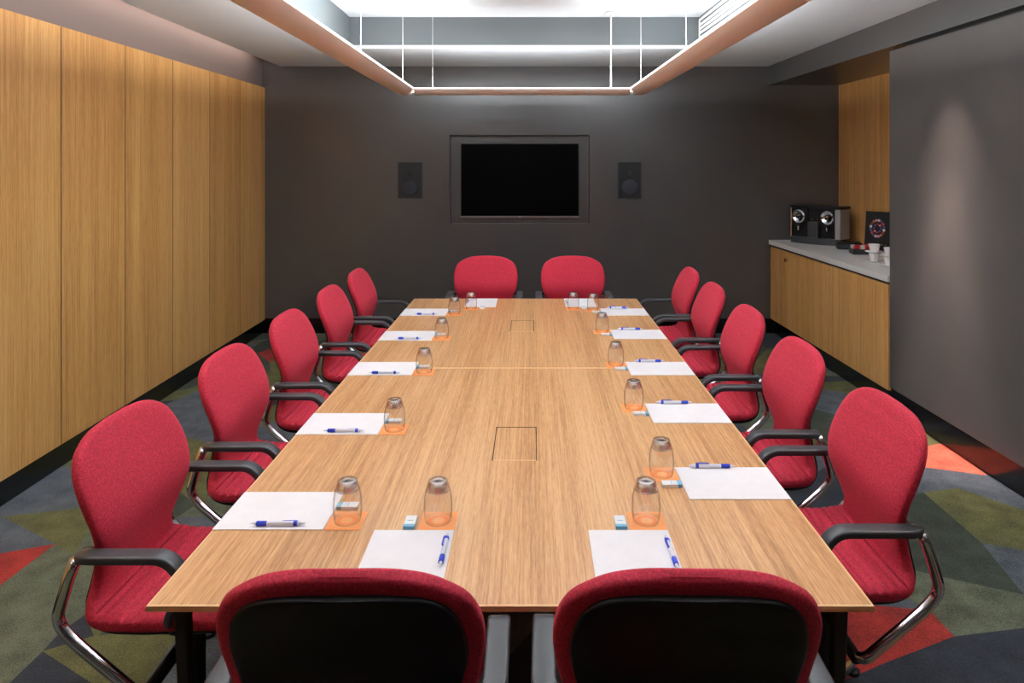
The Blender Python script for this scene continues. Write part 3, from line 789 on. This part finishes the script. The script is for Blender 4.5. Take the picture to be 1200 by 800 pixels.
cols = [srgb(200, 60, 60), srgb(220, 130, 150), srgb(230, 225, 220), srgb(90, 60, 110), srgb(170, 120, 70), srgb(60, 90, 150), srgb(200, 200, 205), srgb(150, 30, 40)]
dots = MB(); dm = [new_mat('menu_ink_%s' % k, c_, .5) for k, c_ in zip('abcdefgh', cols)]
for k in range(16):
    for rr, sz in ((.030, .010), (.058, .012)):
        a = 2*PI*k/16+(.2 if rr > .05 else 0)
        if rr < .05 and k % 2: continue
        dots.lathe([(sz, 0), (sz, .0015)], n=10, mi=(k*3+int(rr*100)) % 8)
        for i in range(20): dots.v[-20+i] = Matrix.Translation((rr*math.cos(a), -.0092, .20+rr*1.2*math.sin(a))) @ Matrix.Rotation(PI/2, 4, 'X') @ dots.v[-20+i]
dots.xf(lean).obj('printed_rosette', dm, ms)
caption = MB()
for k in range(6):
    caption.lathe([(.006, 0), (.006, .0015)], n=10, mi=k)
    for i in range(20): caption.v[-20+i] = Matrix.Translation((-.075+.03*k, -.0092, .06)) @ Matrix.Rotation(PI/2, 4, 'X') @ caption.v[-20+i]
caption.xf(lean).obj('printed_row', dm, ms)
# cups on saucers, two stacks of two
def make_cup():
    t = empty('espresso_cup')
    MB().lathe([(.024, 0), (.031, .012), (.0385, .045), (.041, .062), (.0388, .062), (.0365, .045), (.029, .014), (.0005, .010), (.0005, .001)], n=28, close=False).obj('bowl', M['porc'], t, smooth=True, auto=50)
    pts = [(.037+.022*math.sin(a), 0, .034+.017*math.cos(a)) for a in [PI*k/8 for k in range(9)]]
    MB().tube(pts, .0038, 8).obj('handle', M['porc'], t, smooth=True)
    return t
def make_saucer():
    return MB().lathe([(.03, 0), (.032, .002), (.064, .009), (.068, .0125), (.066, .0155), (.034, .006), (.0005, .005)], n=32).obj('saucer', M['porc'], smooth=True, auto=60)
k = 0
for sx, sy, nm in ((2.650, 5.39, 'left'), (2.655, 5.17, 'right')):
    for lv in range(2):
        z = CT+lv*.0690
        pos = 'bottom' if lv == 0 else 'top'
        put('saucer', make_saucer, (sx, sy, z), 0, 'white saucer in the %s cup stack on the worktop, %s one' % (nm, pos), 'saucer', 'saucers on the worktop')
        put('cup', make_cup, (sx, sy, z+.0068), 2.6+lv*.4+sx*3, 'white espresso cup in the %s cup stack on the worktop, %s one' % (nm, pos), 'cup', 'espresso cups on the worktop')

# ------------------------------------------------------------------ lights
def area(name, loc, rot, sx, sy, e, col=(1, 1, 1)):
    l = bpy.data.lights.new(name, 'AREA'); l.shape = 'RECTANGLE'; l.size = sx; l.size_y = sy; l.energy = e; l.color = col
    o = bpy.data.objects.new(name, l); C.objects.link(o); o.location = loc; o.rotation_euler = rot; return o
def spot(name, loc, target, e, ang_, blend, col=(1, 1, 1), r=.04):
    l = bpy.data.lights.new(name, 'SPOT'); l.energy = e; l.spot_size = math.radians(ang_); l.spot_blend = blend; l.color = col; l.shadow_soft_size = r
    o = bpy.data.objects.new(name, l); C.objects.link(o); o.location = loc
    o.rotation_euler = (Vector(target)-Vector(loc)).to_track_quat('-Z', 'Y').to_euler(); return o
WARM = (1.0, .86, .76)
# recessed ceiling downlights (all outside the photograph's frame or along the ceiling margins)
for x in (-1.98, 1.85):
    for y in (.3, 2.0):
        spot('ceiling_downlight', (x, y, CZ-.005), (x*.95, y, 0), 60, 110, .8, WARM)
spot('right_wall_spot', (2.03, 4.0, CZ-.01), (2.43, 4.06, 1.05), 130, 44, 1.0, (1.0, .78, .70))

for x0_ in (-1.05, .888):
    o = area('uplight', (lx(x0_, 3.2), 3.2, LZ-.008), (PI, 0, 0), .10, 4.0, 85, (.95, .98, 1.0)); o.data.spread = math.radians(135)
spot('right_wall_spot', (2.0, 4.05, CZ-.01), (2.43, 4.10, .45), 330, 28, 1.0, (1.0, .80, .72))  # extra spot added to carry the wall streak further down
wd = bpy.data.worlds.new('world'); S.world = wd; wd.use_nodes = True
wd.node_tree.nodes['Background'].inputs[0].default_value = (.9, .95, 1, 1); wd.node_tree.nodes['Background'].inputs[1].default_value = .02

# ------------------------------------------------------------------ camera
cd = bpy.data.cameras.new('camera'); cam = bpy.data.objects.new('camera', cd); C.objects.link(cam)
cam.location = (0, 0, H); cam.rotation_euler = (PI/2, 0, 0)
cd.sensor_width = 36; cd.sensor_fit = 'HORIZONTAL'; cd.lens = F*36/1200
cd.shift_x = -23.5/1200; cd.shift_y = -208/1200; cd.clip_start = .05
S.camera = cam
S.view_settings.view_transform = 'Standard'; S.view_settings.look = 'None'; S.view_settings.gamma = 1; S.view_settings.use_curve_mapping = False
S.view_settings.exposure = 0.2
try:
    S.cycles.use_denoising = True; S.cycles.max_bounces = 12; S.cycles.diffuse_bounces = 6; S.cycles.transmission_bounces = 10; S.cycles.glossy_bounces = 4
except Exception: pass
